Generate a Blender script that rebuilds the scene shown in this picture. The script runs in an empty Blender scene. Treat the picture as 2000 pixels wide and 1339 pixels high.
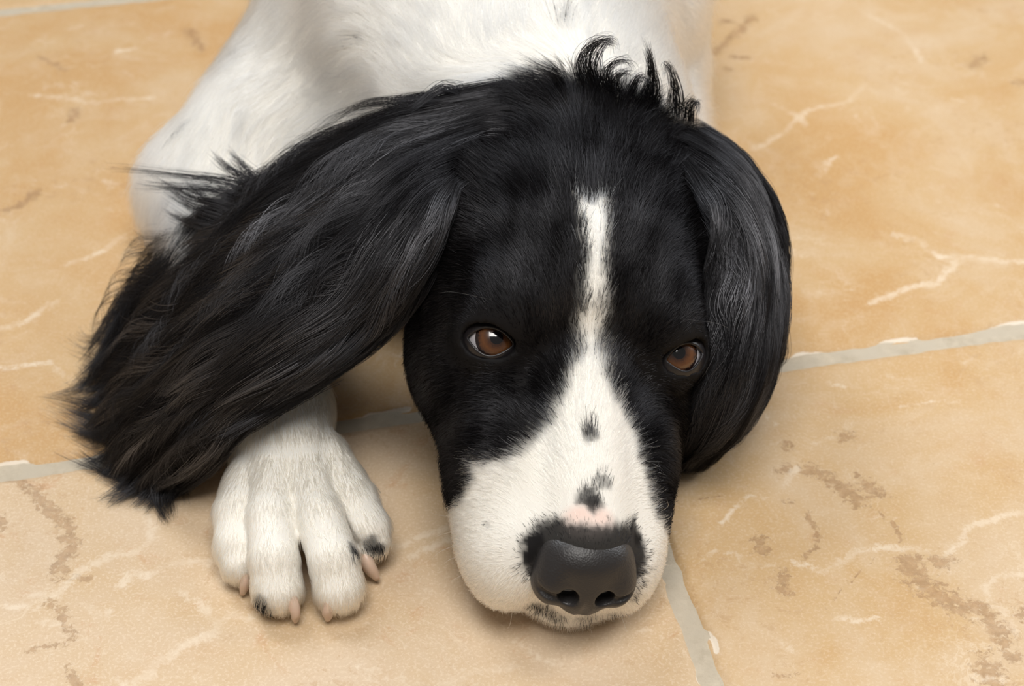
import bpy, math
import numpy as np
import openvdb
from mathutils import Vector, Matrix
from mathutils.bvhtree import BVHTree
from mathutils.kdtree import KDTree

rng = np.random.default_rng(7)
scene = bpy.context.scene
COL = scene.collection

# ------------------------------------------------------------------ camera
W, H = 2000.0, 1339.0
F_PX, PITCH, CAM_H = 3575.0, math.radians(39.21), 0.458
FWD = np.array([0, math.cos(PITCH), -math.sin(PITCH)])
RIGHT = np.array([1.0, 0, 0])
UP = np.array([0, math.sin(PITCH), math.cos(PITCH)])
CPOS = np.array([0, 0, CAM_H])

cam_data = bpy.data.cameras.new('camera')
cam = bpy.data.objects.new('camera', cam_data)
COL.objects.link(cam)
cam.location = CPOS
cam.rotation_euler = (math.pi / 2 - PITCH, 0, 0)
cam_data.sensor_width = 36.0
cam_data.lens = 36.0 * F_PX / W
cam_data.clip_start = 0.02
cam_data.dof.use_dof = True
cam_data.dof.focus_distance = 0.60
cam_data.dof.aperture_fstop = 14
scene.camera = cam

# ------------------------------------------------------------------ light
vs = scene.view_settings
vs.view_transform = 'Standard'
vs.look = 'None'
vs.gamma = 1.0
vs.use_curve_mapping = False
vs.exposure = -0.10

world = bpy.data.worlds.new('room_light')
scene.world = world
world.use_nodes = True
bg = world.node_tree.nodes['Background']
bg.inputs['Color'].default_value = (1.0, 0.97, 0.93, 1)
bg.inputs['Strength'].default_value = 0.17


def area_light(name, loc, target, size, power, color):
    d = bpy.data.lights.new(name, 'AREA')
    d.shape = 'RECTANGLE'
    d.size, d.size_y = size
    d.energy = power
    d.color = color
    o = bpy.data.objects.new(name, d)
    COL.objects.link(o)
    o.location = loc
    v = Vector(target) - Vector(loc)
    o.rotation_euler = v.to_track_quat('-Z', 'Y').to_euler()
    return o


area_light('window_light', (-0.75, 1.30, 1.50), (0.0, 0.55, 0.0), (0.6, 0.9), 16, (0.94, 0.97, 1.0))
area_light('ceiling_bounce', (0.0, -0.12, 1.75), (0.02, 0.5, 0.0), (0.9, 0.8), 29, (1.0, 0.965, 0.92))
area_light('side_window', (1.25, 0.95, 0.85), (0.05, 0.6, 0.05), (0.4, 0.8), 11, (0.95, 0.97, 1.0))
scene.cycles.max_bounces = 7
scene.cycles.transmission_bounces = 7
scene.cycles.diffuse_bounces = 3
scene.cycles.glossy_bounces = 6


# ------------------------------------------------------------------ helpers
def ray_dir(px, py):
    return FWD + RIGHT * (px - W / 2) / F_PX - UP * (py - H / 2) / F_PX


def at(px, py, z):
    d = ray_dir(px, py)
    return CPOS + d * ((z - CAM_H) / d[2])


def project(P):
    v = np.asarray(P) - CPOS
    d = v @ FWD
    return np.stack([W / 2 + F_PX * (v @ RIGHT) / d, H / 2 - F_PX * (v @ UP) / d], -1)


def mesh_object(name, verts, faces, mat=None, parent=None, smooth=True):
    me = bpy.data.meshes.new(name)
    verts = np.asarray(verts, dtype=np.float32)
    if isinstance(faces, np.ndarray):
        n, k = faces.shape
        me.vertices.add(len(verts))
        me.vertices.foreach_set('co', verts.ravel())
        me.loops.add(n * k)
        me.loops.foreach_set('vertex_index', faces.astype(np.int32).ravel())
        me.polygons.add(n)
        me.polygons.foreach_set('loop_start', np.arange(0, n * k, k, dtype=np.int32))
        me.update(calc_edges=True)
    else:
        me.from_pydata(verts.tolist(), [], [list(f) for f in faces])
        me.update()
    if smooth:
        me.polygons.foreach_set('use_smooth', np.ones(len(me.polygons), dtype=bool))
    o = bpy.data.objects.new(name, me)
    COL.objects.link(o)
    if mat:
        me.materials.append(mat)
    if parent:
        o.parent = parent
    return o


def new_mat(name):
    m = bpy.data.materials.new(name)
    m.use_nodes = True
    nt = m.node_tree
    return m, nt, nt.nodes['Principled BSDF']


def simple_mat(name, color, rough=0.5, spec=0.5, coat=0.0):
    m, nt, b = new_mat(name)
    b.inputs['Base Color'].default_value = (*color, 1)
    b.inputs['Roughness'].default_value = rough
    b.inputs['Specular IOR Level'].default_value = spec
    b.inputs['Coat Weight'].default_value = coat
    return m


def smoothstep(a, b, x):
    t = np.clip((x - a) / (b - a), 0, 1)          # a > b gives a falling step
    return t * t * (3 - 2 * t)


_ns = np.random.default_rng(3)
_NK = _ns.normal(size=(24, 3))
_NP = _ns.uniform(0, 6.283, 24)


def wnoise(P, freq, seed=0):
    """cheap smooth band noise in [-1, 1]"""
    P = np.asarray(P) * freq
    s = 0
    for k in range(8):
        i = (k + seed * 5) % 24
        s = s + np.sin(P @ _NK[i] + _NP[(i * 7 + seed) % 24])
    return s / 4.0


# ------------------------------------------------------------------ tiled floor
GA = at(0, 923.7, 0); GB = at(2000, 644.0, 0)
EX = (GB - GA) / np.linalg.norm(GB - GA)
EY = np.array([-EX[1], EX[0], 0])
J1 = at(1346, 1208, 0)
GO = GA + EX * ((J1 - GA) @ EX)                      # where the two joints cross
PITCH_T, GROUT = 0.350, 0.0048


def gw(x, y, z=0):
    return GO + EX * x + EY * y + np.array([0, 0, z])


def c7(pts):
    return [(1200 + a / 1.6975, 550 + b / 1.6975) for a, b in pts]


def c8(pts):
    return [(a / 2.096, 700 + b / 2.096) for a, b in pts]


def c6(pts):
    return [(1250 + a / 2.391, b / 2.391) for a, b in pts]


VEINS = [([(1470, 290), (1530, 260), (1570, 215), (1620, 205), (1660, 195), (1690, 165)], 5), ([(1510, 200), (1555, 225), (1575, 245)], 5),
         ([(1600, 345), (1612, 318), (1632, 306)], 5), ([(1745, 455), (1790, 470), (1840, 500), (1900, 505), (2000, 512)], 6),
         ([(1870, 510), (1830, 545), (1760, 565), (1700, 592)], 6), ([(0, 640), (40, 630), (90, 600), (110, 588)], 6),
         ([(0, 720), (60, 712), (100, 705), (125, 735)], 5), ([(130, 515), (180, 500), (215, 480), (240, 460)], 6),
         ([(60, 185), (180, 200), (300, 190)], 5), ([(230, 100), (260, 95)], 6), ([(1700, 30), (1760, 60), (1800, 120)], 4),
         (c8([(120, 970), (220, 965), (300, 890), (360, 850), (440, 815), (570, 775)]), 8), (c8([(500, 940), (530, 880), (600, 890), (720, 835), (860, 830)]), 7),
         (c8([(610, 740), (630, 690), (590, 620)]), 8), (c8([(365, 1020), (400, 1050), (460, 1040)]), 8), (c8([(750, 970), (830, 1000), (850, 1050)]), 8),
         (c8([(870, 1090), (950, 1055), (1040, 1060)]), 8), (c8([(500, 1339), (600, 1310), (670, 1220), (760, 1160), (890, 1115)]), 10),
         (c8([(0, 1010), (150, 1020)]), 5), (c8([(180, 1075), (250, 1085)]), 7),
         ([(800, 1090), (850, 1065), (890, 1050)], 7), ([(770, 1070), (850, 1040), (880, 1030)], 6), ([(860, 1335), (920, 1310), (1000, 1300)], 7),
         ([(1000, 1250), (1060, 1290), (1100, 1300)], 5), ([(700, 1300), (760, 1320)], 6), ([(1250, 1230), (1290, 1240)], 5),
         (c7([(350, 800), (390, 750), (440, 710), (500, 715)]), 4), (c7([(560, 670), (600, 620)]), 6), (c7([(640, 545), (720, 520)]), 5),
         (c7([(290, 940), (330, 890), (400, 900), (450, 945), (530, 935)]), 4), (c7([(600, 930), (680, 960), (760, 920), (800, 890), (880, 880), (950, 885), (1040, 885)]), 6),
         (c7([(1100, 905), (1150, 860), (1170, 815), (1250, 790), (1358, 760)]), 6), (c7([(740, 1110), (790, 1120), (880, 1115)]), 5),
         (c7([(1250, 1060), (1230, 1010), (1270, 975), (1358, 970)]), 6), (c7([(1290, 1110), (1330, 1160)]), 6), (c7([(940, 410), (1000, 410), (1090, 395), (1140, 400)]), 3),
         (c7([(480, 440), (540, 470)]), 4), (c7([(700, 330), (760, 350)]), 5), (c7([(540, 1200), (580, 1220)]), 7), (c7([(1180, 1310), (1300, 1315)]), 6)]
BROWN = [(c8([(40, 495), (90, 500), (140, 550), (200, 620), (270, 670), (300, 760), (240, 840), (240, 880)]), 11), (c8([(180, 990), (250, 1020), (270, 1080), (310, 1130)]), 9),
         (c8([(130, 1190), (270, 1160)]), 6), (c8([(280, 1260), (320, 1339)]), 8), (c8([(290, 900), (375, 900)]), 7), (c8([(0, 650), (30, 700)]), 8),
         (c7([(640, 620), (700, 650), (760, 690), (810, 730)]), 14), (c7([(830, 670), (870, 700)]), 15), (c7([(870, 775), (920, 800), (950, 860)]), 5),
         (c7([(640, 760), (680, 830), (680, 870), (620, 915)]), 6), (c7([(560, 960), (550, 1020), (580, 1040)]), 9), (c7([(980, 930), (1000, 980), (1080, 1040), (1150, 1080)]), 22),
         (c7([(1060, 920), (1110, 930)]), 12), (c7([(1150, 1070), (1230, 1090), (1270, 1150), (1290, 1180)]), 16), (c7([(1310, 1220), (1330, 1240)]), 12),
         (c7([(1230, 1270), (1260, 1320)]), 24), (c7([(1345, 1100), (1358, 1100)]), 12), (c7([(480, 850), (490, 890)]), 12), (c7([(570, 540), (575, 545)]), 12),
         (c7([(760, 510), (780, 512)]), 12), (c7([(555, 620), (575, 615)]), 10), (c7([(530, 1310), (610, 1300)]), 5), (c7([(560, 720), (590, 722)]), 6),
         (c7([(210, 735), (330, 705), (470, 685), (570, 680)]), 2.2), (c7([(735, 530), (760, 590), (800, 640)]), 2.2), (c7([(860, 920), (740, 1010), (700, 1090)]), 2.2),
         (c6([(520, 80), (450, 160), (350, 240), (280, 300)]), 8), (c6([(390, 100), (410, 100)]), 8), (c6([(430, 260), (510, 270)]), 6), (c6([(400, 320), (420, 322)]), 6),
         (c6([(1560, 310), (1600, 270)]), 11), (c6([(1770, 380), (1790, 385)]), 9), ([(0, 412), (40, 402), (70, 370)], 8), ([(75, 110), (130, 138)], 5), ([(140, 235), (150, 215)], 8),
         ([(370, 60), (395, 95)], 9)]
CHIPS = [([(1540, 703), (1560, 690), (1600, 688), (1640, 688)], 6), ([(1720, 668), (1750, 662), (1790, 660)], 5), ([(1935, 643), (1965, 633), (2000, 628)], 8),
         ([(652, 824), (710, 815), (720, 808), (800, 796)], 6), ([(0, 908), (45, 900), (52, 905)], 8), ([(55, 913), (180, 893)], 2.5),
         ([(1382, 1232), (1397, 1250), (1400, 1272)], 6), ([(1300, 1140), (1366, 1310), (1374, 1339)], 2.0), ([(1316, 1100), (1375, 1232)], 1.6), ([(1364, 1305), (1366, 1330)], 5)]


def stroke_field(strokes, PXY):
    """distance to the nearest stroke in units of its half width, points on the floor plane"""
    best = np.full(len(PXY), 4.0)
    for pts, wpx in strokes:
        Q = [at(a, b, 0) for a, b in pts]
        w = wpx * np.linalg.norm(Q[0] - CPOS) / F_PX
        pad = w * 4
        lo = np.min(Q, 0)[:2] - pad; hi = np.max(Q, 0)[:2] + pad
        sel = np.where((PXY[:, 0] > lo[0]) & (PXY[:, 0] < hi[0]) & (PXY[:, 1] > lo[1]) & (PXY[:, 1] < hi[1]))[0]
        if not len(sel):
            continue
        p = PXY[sel]
        d = np.full(len(sel), 9.0)
        for a, b in zip(Q[:-1], Q[1:]):
            e = (b - a)[:2]; wv = p - a[:2]
            t = np.clip((wv @ e) / (e @ e + 1e-12), 0, 1)
            d = np.minimum(d, np.linalg.norm(wv - t[:, None] * e, axis=1))
        best[sel] = np.minimum(best[sel], d / w)
    return best


def N_(nt, kind, **inp):
    n = nt.nodes.new(kind)
    for k, v in inp.items():
        n.inputs[k].default_value = v
    return n


m_tile, nt, b = new_mat('travertine_tile')
tc = nt.nodes.new('ShaderNodeTexCoord')
geo = nt.nodes.new('ShaderNodeNewGeometry')


def noise(scale, detail=4, rough=0.55, dist=0.0):
    n = N_(nt, 'ShaderNodeTexNoise', Scale=scale, Detail=detail, Roughness=rough, Distortion=dist)
    nt.links.new(geo.outputs['Position'], n.inputs['Vector'])
    return n.outputs['Fac']


def math_(op, a, b_=None, c=None):
    n = nt.nodes.new('ShaderNodeMath'); n.operation = op
    for i, x in enumerate((a, b_, c)):
        if x is None:
            continue
        if isinstance(x, (int, float)):
            n.inputs[i].default_value = x
        else:
            nt.links.new(x, n.inputs[i])
    return n.outputs[0]


def ramp(fac, stops):
    r = nt.nodes.new('ShaderNodeValToRGB')
    el = r.color_ramp.elements
    el[0].position, el[0].color = stops[0][0], (*stops[0][1], 1)
    el[1].position, el[1].color = stops[-1][0], (*stops[-1][1], 1)
    for p_, c_ in stops[1:-1]:
        q_ = el.new(p_); q_.color = (*c_, 1)
    nt.links.new(fac, r.inputs[0])
    return r.outputs[0]


def mix(fac, a, b_):
    m = nt.nodes.new('ShaderNodeMix'); m.data_type = 'RGBA'
    for s_, x in ((m.inputs['Factor'], fac), (m.inputs['A'], a), (m.inputs['B'], b_)):
        if isinstance(x, tuple):
            s_.default_value = (*x, 1)
        elif isinstance(x, (int, float)):
            s_.default_value = x
        else:
            nt.links.new(x, s_)
    return m.outputs['Result']


def attr(name):
    n = nt.nodes.new('ShaderNodeAttribute'); n.attribute_name = name
    return n.outputs['Fac']


def sstep(x, a, b_):
    n = nt.nodes.new('ShaderNodeMapRange'); n.interpolation_type = 'SMOOTHSTEP'
    n.inputs['From Min'].default_value = a; n.inputs['From Max'].default_value = b_
    nt.links.new(x, n.inputs['Value'])
    return n.outputs['Result']


tone = math_('ADD', noise(11, 5, 0.6, 0.6), math_('MULTIPLY', attr('tone'), 0.35))
base = ramp(tone, [(0.32, (0.55, 0.335, 0.145)), (0.47, (0.585, 0.395, 0.205)), (0.62, (0.62, 0.455, 0.285)), (0.80, (0.655, 0.505, 0.355))])
clouds = sstep(noise(38, 8, 0.72, 1.0), 0.46, 0.70)
base = mix(math_('MULTIPLY', clouds, 0.34), base, (0.70, 0.555, 0.395))
base = mix(math_('MULTIPLY', sstep(noise(22, 7, 0.7, 0.5), 0.50, 0.72), 0.30), base, (0.52, 0.30, 0.13))
blotch = sstep(noise(60, 5, 0.7, 0.8), 0.56, 0.74)
base = mix(math_('MULTIPLY', blotch, math_('ADD', 0.14, math_('MULTIPLY', attr('grain'), 0.5))), base, (0.55, 0.31, 0.16))
# fine grain
fine = noise(900, 3, 0.6)
base = mix(math_('MULTIPLY', sstep(fine, 0.48, 0.66), math_('ADD', 0.14, math_('MULTIPLY', attr('grain'), 0.26))), base, (0.80, 0.66, 0.50))
base = mix(math_('MULTIPLY', sstep(noise(520, 3, 0.7), 0.56, 0.78), 0.34), base, (0.44, 0.27, 0.14))
pits = math_('MULTIPLY', sstep(noise(190, 7, 0.78, 0.4), 0.53, 0.62), sstep(noise(13, 4), 0.45, 0.62))
base = mix(math_('MULTIPLY', pits, 0.45), base, (0.47, 0.285, 0.145))
pale_f = math_('MULTIPLY', sstep(noise(120, 8, 0.8, 0.7), 0.54, 0.64), sstep(noise(17, 4), 0.48, 0.64))
base = mix(math_('MULTIPLY', pale_f, 0.42), base, (0.78, 0.66, 0.51))
# natural hairline veins everywhere, faint
vn1 = noise(16, 6, 0.62, 0.8)
vthin = math_('SUBTRACT', 1.0, sstep(math_('ABSOLUTE', math_('SUBTRACT', vn1, 0.5)), 0.0, 0.012))
vmask = sstep(noise(9, 2), 0.52, 0.66)
base = mix(math_('MULTIPLY', math_('MULTIPLY', vthin, vmask), 0.40), base, (0.80, 0.67, 0.50))
# brown crystalline patches
rag = math_('MULTIPLY', math_('SUBTRACT', noise(330, 5, 0.75, 0.6), 0.5), 7.5)
bm = math_('SUBTRACT', 1.0, sstep(math_('ADD', attr('brown'), rag), 0.5, 1.3))
base = mix(math_('MULTIPLY', bm, 0.55), base, ramp(noise(300, 3), [(0.38, (0.28, 0.155, 0.075)), (0.62, (0.44, 0.27, 0.145))]))
# pale veins
rag2 = math_('MULTIPLY', math_('SUBTRACT', noise(300, 6, 0.75, 0.8), 0.5), 7.0)
vm = math_('SUBTRACT', 1.0, sstep(math_('ADD', attr('vein'), rag2), 0.0, 2.0))
base = mix(math_('MULTIPLY', vm, math_('ADD', 0.22, math_('MULTIPLY', sstep(noise(45, 3), 0.35, 0.65), 0.48))), base, (0.80, 0.68, 0.53))
cm = math_('SUBTRACT', 1.0, sstep(math_('ADD', attr('chip'), math_('MULTIPLY', rag2, 0.12)), 0.75, 1.15))
base = mix(math_('MULTIPLY', cm, 0.9), base, (0.80, 0.71, 0.59))
nt.links.new(base, b.inputs['Base Color'])
nt.links.new(math_('ADD', 0.42, math_('MULTIPLY', fine, 0.2)), b.inputs['Roughness'])
b.inputs['Specular IOR Level'].default_value = 0.28
bmp = N_(nt, 'ShaderNodeBump', Strength=0.35, Distance=0.0006)
nt.links.new(math_('ADD', math_('MULTIPLY', noise(260, 5, 0.6), 0.8), math_('MULTIPLY', bm, -0.6)), bmp.inputs['Height'])
nt.links.new(bmp.outputs['Normal'], b.inputs['Normal'])

m_grout, nt, b = new_mat('grout')
geo = nt.nodes.new('ShaderNodeNewGeometry')
g1 = noise(250, 5, 0.65)
nt.links.new(mix(sstep(noise(60, 4), 0.35, 0.7), ramp(g1, [(0.3, (0.43, 0.365, 0.27)), (0.7, (0.60, 0.52, 0.40))]), (0.52, 0.455, 0.355)), b.inputs['Base Color'])
b.inputs['Roughness'].default_value = 0.9
bmp = N_(nt, 'ShaderNodeBump', Strength=0.6, Distance=0.0008)
nt.links.new(g1, bmp.inputs['Height'])
nt.links.new(bmp.outputs['Normal'], b.inputs['Normal'])

# bedding slab with the grout surface on top, a little below the tile faces
x0, x1, y0, y1 = -3 * PITCH_T, 3 * PITCH_T, -3 * PITCH_T, 5 * PITCH_T
V = [gw(x, y, z) for z in (-0.03, -0.0011) for x, y in ((x0, y0), (x1, y0), (x1, y1), (x0, y1))]
floor = mesh_object('floor', V, [(0, 3, 2, 1), (4, 5, 6, 7), (0, 1, 5, 4), (1, 2, 6, 5), (2, 3, 7, 6), (3, 0, 4, 7)], m_grout, smooth=False)
floor['kind'] = 'structure'
floor['label'] = 'floor of warm beige stone tiles with grey grout joints'


def edge_axis(n_in, n_edge):
    h_ = (PITCH_T - GROUT) / 2
    e = h_ - np.array([0, 0.0005, 0.001, 0.0017, 0.0025, 0.0034, 0.0046, 0.0062, 0.0085, 0.0115])[:n_edge]
    inn = np.linspace(-e[-1], e[-1], n_in)[1:-1]
    return np.concatenate([-e, inn, e[::-1]])


def tile_mesh(ci, cj, detail):
    ax = edge_axis(150 if detail else 12, 10)
    n = len(ax)
    X, Y = np.meshgrid(ax, ax, indexing='ij')
    X = X.ravel(); Y = Y.ravel()
    h_ = (PITCH_T - GROUT) / 2
    C = gw((ci + 0.5) * PITCH_T, (cj + 0.5) * PITCH_T)
    P = C + X[:, None] * EX + Y[:, None] * EY
    wob = wnoise(P, 160, 1) * 0.0002 + wnoise(P, 480, 2) * 0.00015
    ex_ = smoothstep(h_ - 0.012, h_, np.abs(X)) * np.sign(X); ey_ = smoothstep(h_ - 0.012, h_, np.abs(Y)) * np.sign(Y)
    P = P + (ex_ * wob)[:, None] * EX + (ey_ * wob)[:, None] * EY
    ed = np.minimum(h_ - np.abs(X), h_ - np.abs(Y))
    z = -0.0013 * (1 - smoothstep(0, 0.0042, ed + wnoise(P, 300, 3) * 0.0006)) ** 1.5 + 0.00012 * wnoise(P, 60, 4) - 0.0001
    A = {}
    xy = P[:, :2] + np.stack([wnoise(P, 240, 5), wnoise(P, 240, 6)], 1) * 0.0009
    if detail:
        A['vein'] = stroke_field(VEINS, xy); A['brown'] = stroke_field(BROWN, xy); A['chip'] = stroke_field(CHIPS, P[:, :2])
        z -= 0.0007 * (1 - smoothstep(0.6, 1.2, A['chip']))
    else:
        A['vein'] = A['brown'] = A['chip'] = np.full(len(P), 4.0)
    tn_ = {(-1, -1): 0.55, (0, -1): 0.12, (-1, 0): -0.35, (0, 0): -0.05}.get((ci, cj), 0.0)
    A['tone'] = np.full(len(P), tn_)
    A['grain'] = np.full(len(P), {(-1, -1): 1.0, (0, -1): 0.35}.get((ci, cj), 0.2))
    P[:, 2] += z
    idx = np.arange(n * n).reshape(n, n)
    F4 = np.stack([idx[:-1, :-1], idx[1:, :-1], idx[1:, 1:], idx[:-1, 1:]], -1).reshape(-1, 4)
    # skirt down into the bedding
    rim = np.concatenate([idx[:, 0], idx[-1, 1:], idx[-2::-1, -1], idx[0, -2:0:-1]])
    low = P[rim].copy(); low[:, 2] = -0.009
    m = len(rim); o_ = n * n
    sk = np.stack([rim, np.arange(m) + o_, (np.arange(m) + 1) % m + o_, np.roll(rim, -1)], -1)
    o = mesh_object('tile', np.concatenate([P, low]), np.concatenate([F4, sk]), m_tile, floor)
    for k, v in A.items():
        a_ = o.data.attributes.new(k, 'FLOAT', 'POINT')
        a_.data.foreach_set('value', np.concatenate([v, v[rim]]).astype(np.float32))
    return o


for cj in range(-3, 5):
    for ci in range(-3, 3):
        tile_mesh(ci, cj, ci in (-1, 0) and cj in (-1, 0, 1))


# ------------------------------------------------------------------ SDF sculpting
class Sculpt:
    def __init__(self, lo, hi, vox):
        self.lo, self.vox = np.array(lo, float), vox
        n = np.ceil((np.array(hi) - lo) / vox).astype(int)
        self.ax = [(lo[i] + vox * np.arange(n[i])).astype(np.float32) for i in range(3)]
        self.D = np.full(n, 0.05, np.float32)

    def box(self, lo, hi):
        s = []
        for i in range(3):
            a = int(np.clip(np.floor((lo[i] - self.lo[i]) / self.vox), 0, self.D.shape[i]))
            b = int(np.clip(np.ceil((hi[i] - self.lo[i]) / self.vox) + 1, 0, self.D.shape[i]))
            s.append(slice(a, b))
        return tuple(s)

    def coords(self, s):
        return (self.ax[0][s[0]][:, None, None], self.ax[1][s[1]][None, :, None], self.ax[2][s[2]][None, None, :])

    def blend(self, s, d, k, mode='add'):
        D = self.D[s]
        if mode == 'add':
            h = np.clip(0.5 + 0.5 * (D - d) / k, 0, 1)
            self.D[s] = D * (1 - h) + d * h - k * h * (1 - h)
        else:                                   # carve
            h = np.clip(0.5 - 0.5 * (D + d) / k, 0, 1)
            self.D[s] = D * (1 - h) - d * h + k * h * (1 - h)

    def ellipsoid(self, c, r, R=None, k=0.01, mode='add'):
        c = np.asarray(c, float); r = np.asarray(r, float)
        m = max(r) + k + 0.012
        s = self.box(c - m, c + m)
        if 0 in [x.stop - x.start for x in s]:
            return
        X, Y, Z = self.coords(s)
        q = (X - c[0], Y - c[1], Z - c[2])
        if R is not None:
            q = [sum(R[j][i] * q[j] for j in range(3)) for i in range(3)]
        a = [q[i] / r[i] for i in range(3)]
        k0 = np.sqrt(a[0] ** 2 + a[1] ** 2 + a[2] ** 2) + 1e-6
        k1 = np.sqrt((a[0] / r[0]) ** 2 + (a[1] / r[1]) ** 2 + (a[2] / r[2]) ** 2) + 1e-6
        self.blend(s, (k0 * (k0 - 1) / k1).astype(np.float32), k, mode)

    def cone(self, a, b, ra, rb, k=0.01, mode='add'):
        a = np.asarray(a, float); b = np.asarray(b, float)
        m = max(ra, rb) + k + 0.012
        s = self.box(np.minimum(a, b) - m, np.maximum(a, b) + m)
        X, Y, Z = self.coords(s)
        ab = b - a
        t = ((X - a[0]) * ab[0] + (Y - a[1]) * ab[1] + (Z - a[2]) * ab[2]) / (ab @ ab)
        t = np.clip(t, 0, 1)
        d = np.sqrt((X - a[0] - t * ab[0]) ** 2 + (Y - a[1] - t * ab[1]) ** 2 + (Z - a[2] - t * ab[2]) ** 2) - (ra + (rb - ra) * t)
        self.blend(s, d.astype(np.float32), k, mode)

    def chain(self, pts, k=0.01):
        for (a, ra), (b, rb) in zip(pts[:-1], pts[1:]):
            self.cone(a, b, ra, rb, k)

    def balls(self, P, r, k=0.006):
        """a sheet sampled by many balls, joined hard, then blended once"""
        P = np.asarray(P); r = np.broadcast_to(r, len(P))
        m = r.max() + 0.010
        T = np.full(self.D.shape, 0.05, np.float32) if False else None
        s0 = self.box(P.min(0) - m, P.max(0) + m)
        o = [x.start for x in s0]
        T = np.full([x.stop - x.start for x in s0], 0.05, np.float32)
        for p, rr in zip(P, r):
            s = self.box(p - rr - 0.008, p + rr + 0.008)
            if 0 in [x.stop - x.start for x in s]:
                continue
            X, Y, Z = self.coords(s)
            d = np.sqrt((X - p[0]) ** 2 + (Y - p[1]) ** 2 + (Z - p[2]) ** 2) - rr
            t = tuple(slice(x.start - oo, x.stop - oo) for x, oo in zip(s, o))
            np.minimum(T[t], d, out=T[t])
        self.blend(s0, T, k)

    def mesh(self):
        g = openvdb.FloatGrid(0.05)
        g.copyFromArray(np.ascontiguousarray(self.D))
        g.transform = openvdb.createLinearTransform(voxelSize=self.vox)
        P, Q = g.convertToQuads(0.0)
        P = np.asarray(P) + self.lo
        Q = np.asarray(Q)
        # outward winding
        a, b, c = P[Q[:, 0]], P[Q[:, 1]], P[Q[:, 2]]
        vol = np.einsum('ij,ij->i', a, np.cross(b, c)).sum()
        if vol < 0:
            Q = Q[:, ::-1]
        return P, np.ascontiguousarray(Q)


# head frame: local x to picture right, y towards the nose, z up, centimetres, origin between the eyes
HR = np.array([[0.97932108, 0.06895208, 0.19019948],
               [0.09903273, -0.98317587, -0.15348527],
               [-0.17641641, -0.16914733, 0.96967336]])
HT = np.array([0.0241, 0.46986, 0.07463])
HS = 0.0093


def hw(*l):
    l = np.asarray(l[0] if len(l) == 1 else l, float)
    return HT + HS * (l @ HR.T)


def hl(P):
    return ((np.asarray(P) - HT) / HS) @ HR


# ------------------------------------------------------------------ dog body (one continuous surface)
VOX = 0.00135
S = Sculpt((-0.26, 0.33, -0.012), (0.20, 1.13, 0.20), VOX)


def hell(c, r, k=0.8, mode='add', R=None):
    Rm = HR if R is None else HR @ R
    S.ellipsoid(hw(c), np.array(r) * HS, Rm, k * HS, mode)


def hcone(a, b, ra, rb, k=0.8, mode='add'):
    S.cone(hw(a), hw(b), ra * HS, rb * HS, k * HS, mode)


# torso, neck, hindquarters
T = [((0.022, 0.540, 0.068), 0.046), ((0.008, 0.600, 0.070), 0.055), ((-0.012, 0.680, 0.078), 0.070),
     ((-0.020, 0.760, 0.084), 0.076), ((-0.035, 0.86, 0.082), 0.078), ((-0.055, 0.96, 0.080), 0.074), ((-0.07, 1.03, 0.076), 0.072)]
S.chain(T, 0.03)
S.ellipsoid((-0.050, 0.680, 0.075), (0.035, 0.055, 0.050), None, 0.03)     # shoulder
S.ellipsoid((0.040, 0.715, 0.070), (0.030, 0.050, 0.050), None, 0.03)
S.ellipsoid((-0.045, 0.630, 0.038), (0.050, 0.050, 0.036), None, 0.02)     # chest
for sx in (-1, 1):                                                         # folded hind legs
    S.ellipsoid((-0.065 + sx * 0.075, 0.985, 0.055), (0.040, 0.075, 0.056), None, 0.02)
    S.cone((-0.065 + sx * 0.10, 0.915, 0.030), (-0.065 + sx * 0.098, 1.03, 0.018), 0.024, 0.016, 0.012)
    S.cone((-0.065 + sx * 0.098, 1.03, 0.018), (-0.065 + sx * 0.115, 0.92, 0.015), 0.016, 0.015, 0.008)
S.cone((-0.078, 1.08, 0.06), (-0.03, 1.11, 0.02), 0.016, 0.010, 0.015)    # tail stump
# near foreleg: upper arm, forearm, wrist
elbow = at(425, 375, 0.030)
wrist = at(545, 800, 0.024)
S.cone((-0.070, 0.685, 0.070), elbow, 0.036, 0.028, 0.02)
S.chain([(elbow, 0.028), (at(475, 600, 0.030), 0.023), (wrist, 0.0178)], 0.012)
# far foreleg, tucked in under the neck
elbow2 = at(1255, 130, 0.030)
S.cone((0.045, 0.715, 0.070), elbow2, 0.040, 0.028, 0.02)
S.chain([(elbow2, 0.026), (at(1290, 330, 0.026), 0.021), (at(1270, 430, 0.022), 0.018)], 0.01)
# paw
for (px, z, r) in (((526, 870), 0.020, 0.0145), ((572, 880), 0.021, 0.0145)):
    S.cone(wrist, at(*px, z), 0.0165, r, 0.006)
TOES = [  # knuckle root, arch, tip (column, row, height) and radii
    [(515, 905, 0.017, 0.0115), (472, 1000, 0.0165, 0.0092), (466, 1065, 0.0120, 0.0082), (470, 1098, 0.0095, 0.0072)],
    [(543, 905, 0.021, 0.0115), (531, 1010, 0.0215, 0.0084), (535, 1090, 0.0175, 0.0081), (542, 1148, 0.0100, 0.0088)],
    [(586, 900, 0.021, 0.0115), (624, 1010, 0.0220, 0.0084), (650, 1090, 0.0175, 0.0081), (662, 1146, 0.0100, 0.0088)],
    [(614, 890, 0.018, 0.0115), (682, 980, 0.0180, 0.0096), (714, 1030, 0.0150, 0.0082), (722, 1054, 0.0120, 0.0074)],
]
for t in TOES:
    pts = [(at(a, b, z), r) for a, b, z, r in t]
    S.chain(pts, 0.0016)
for a, b, r in (((500, 1020, .0200), (508, 1115, .0120), .0022), ((648, 985, .0255), (688, 1058, .0155), .0022)):
    S.cone(at(*a), at(*b), r * 0.6, r, 0.002, 'carve')

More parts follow.
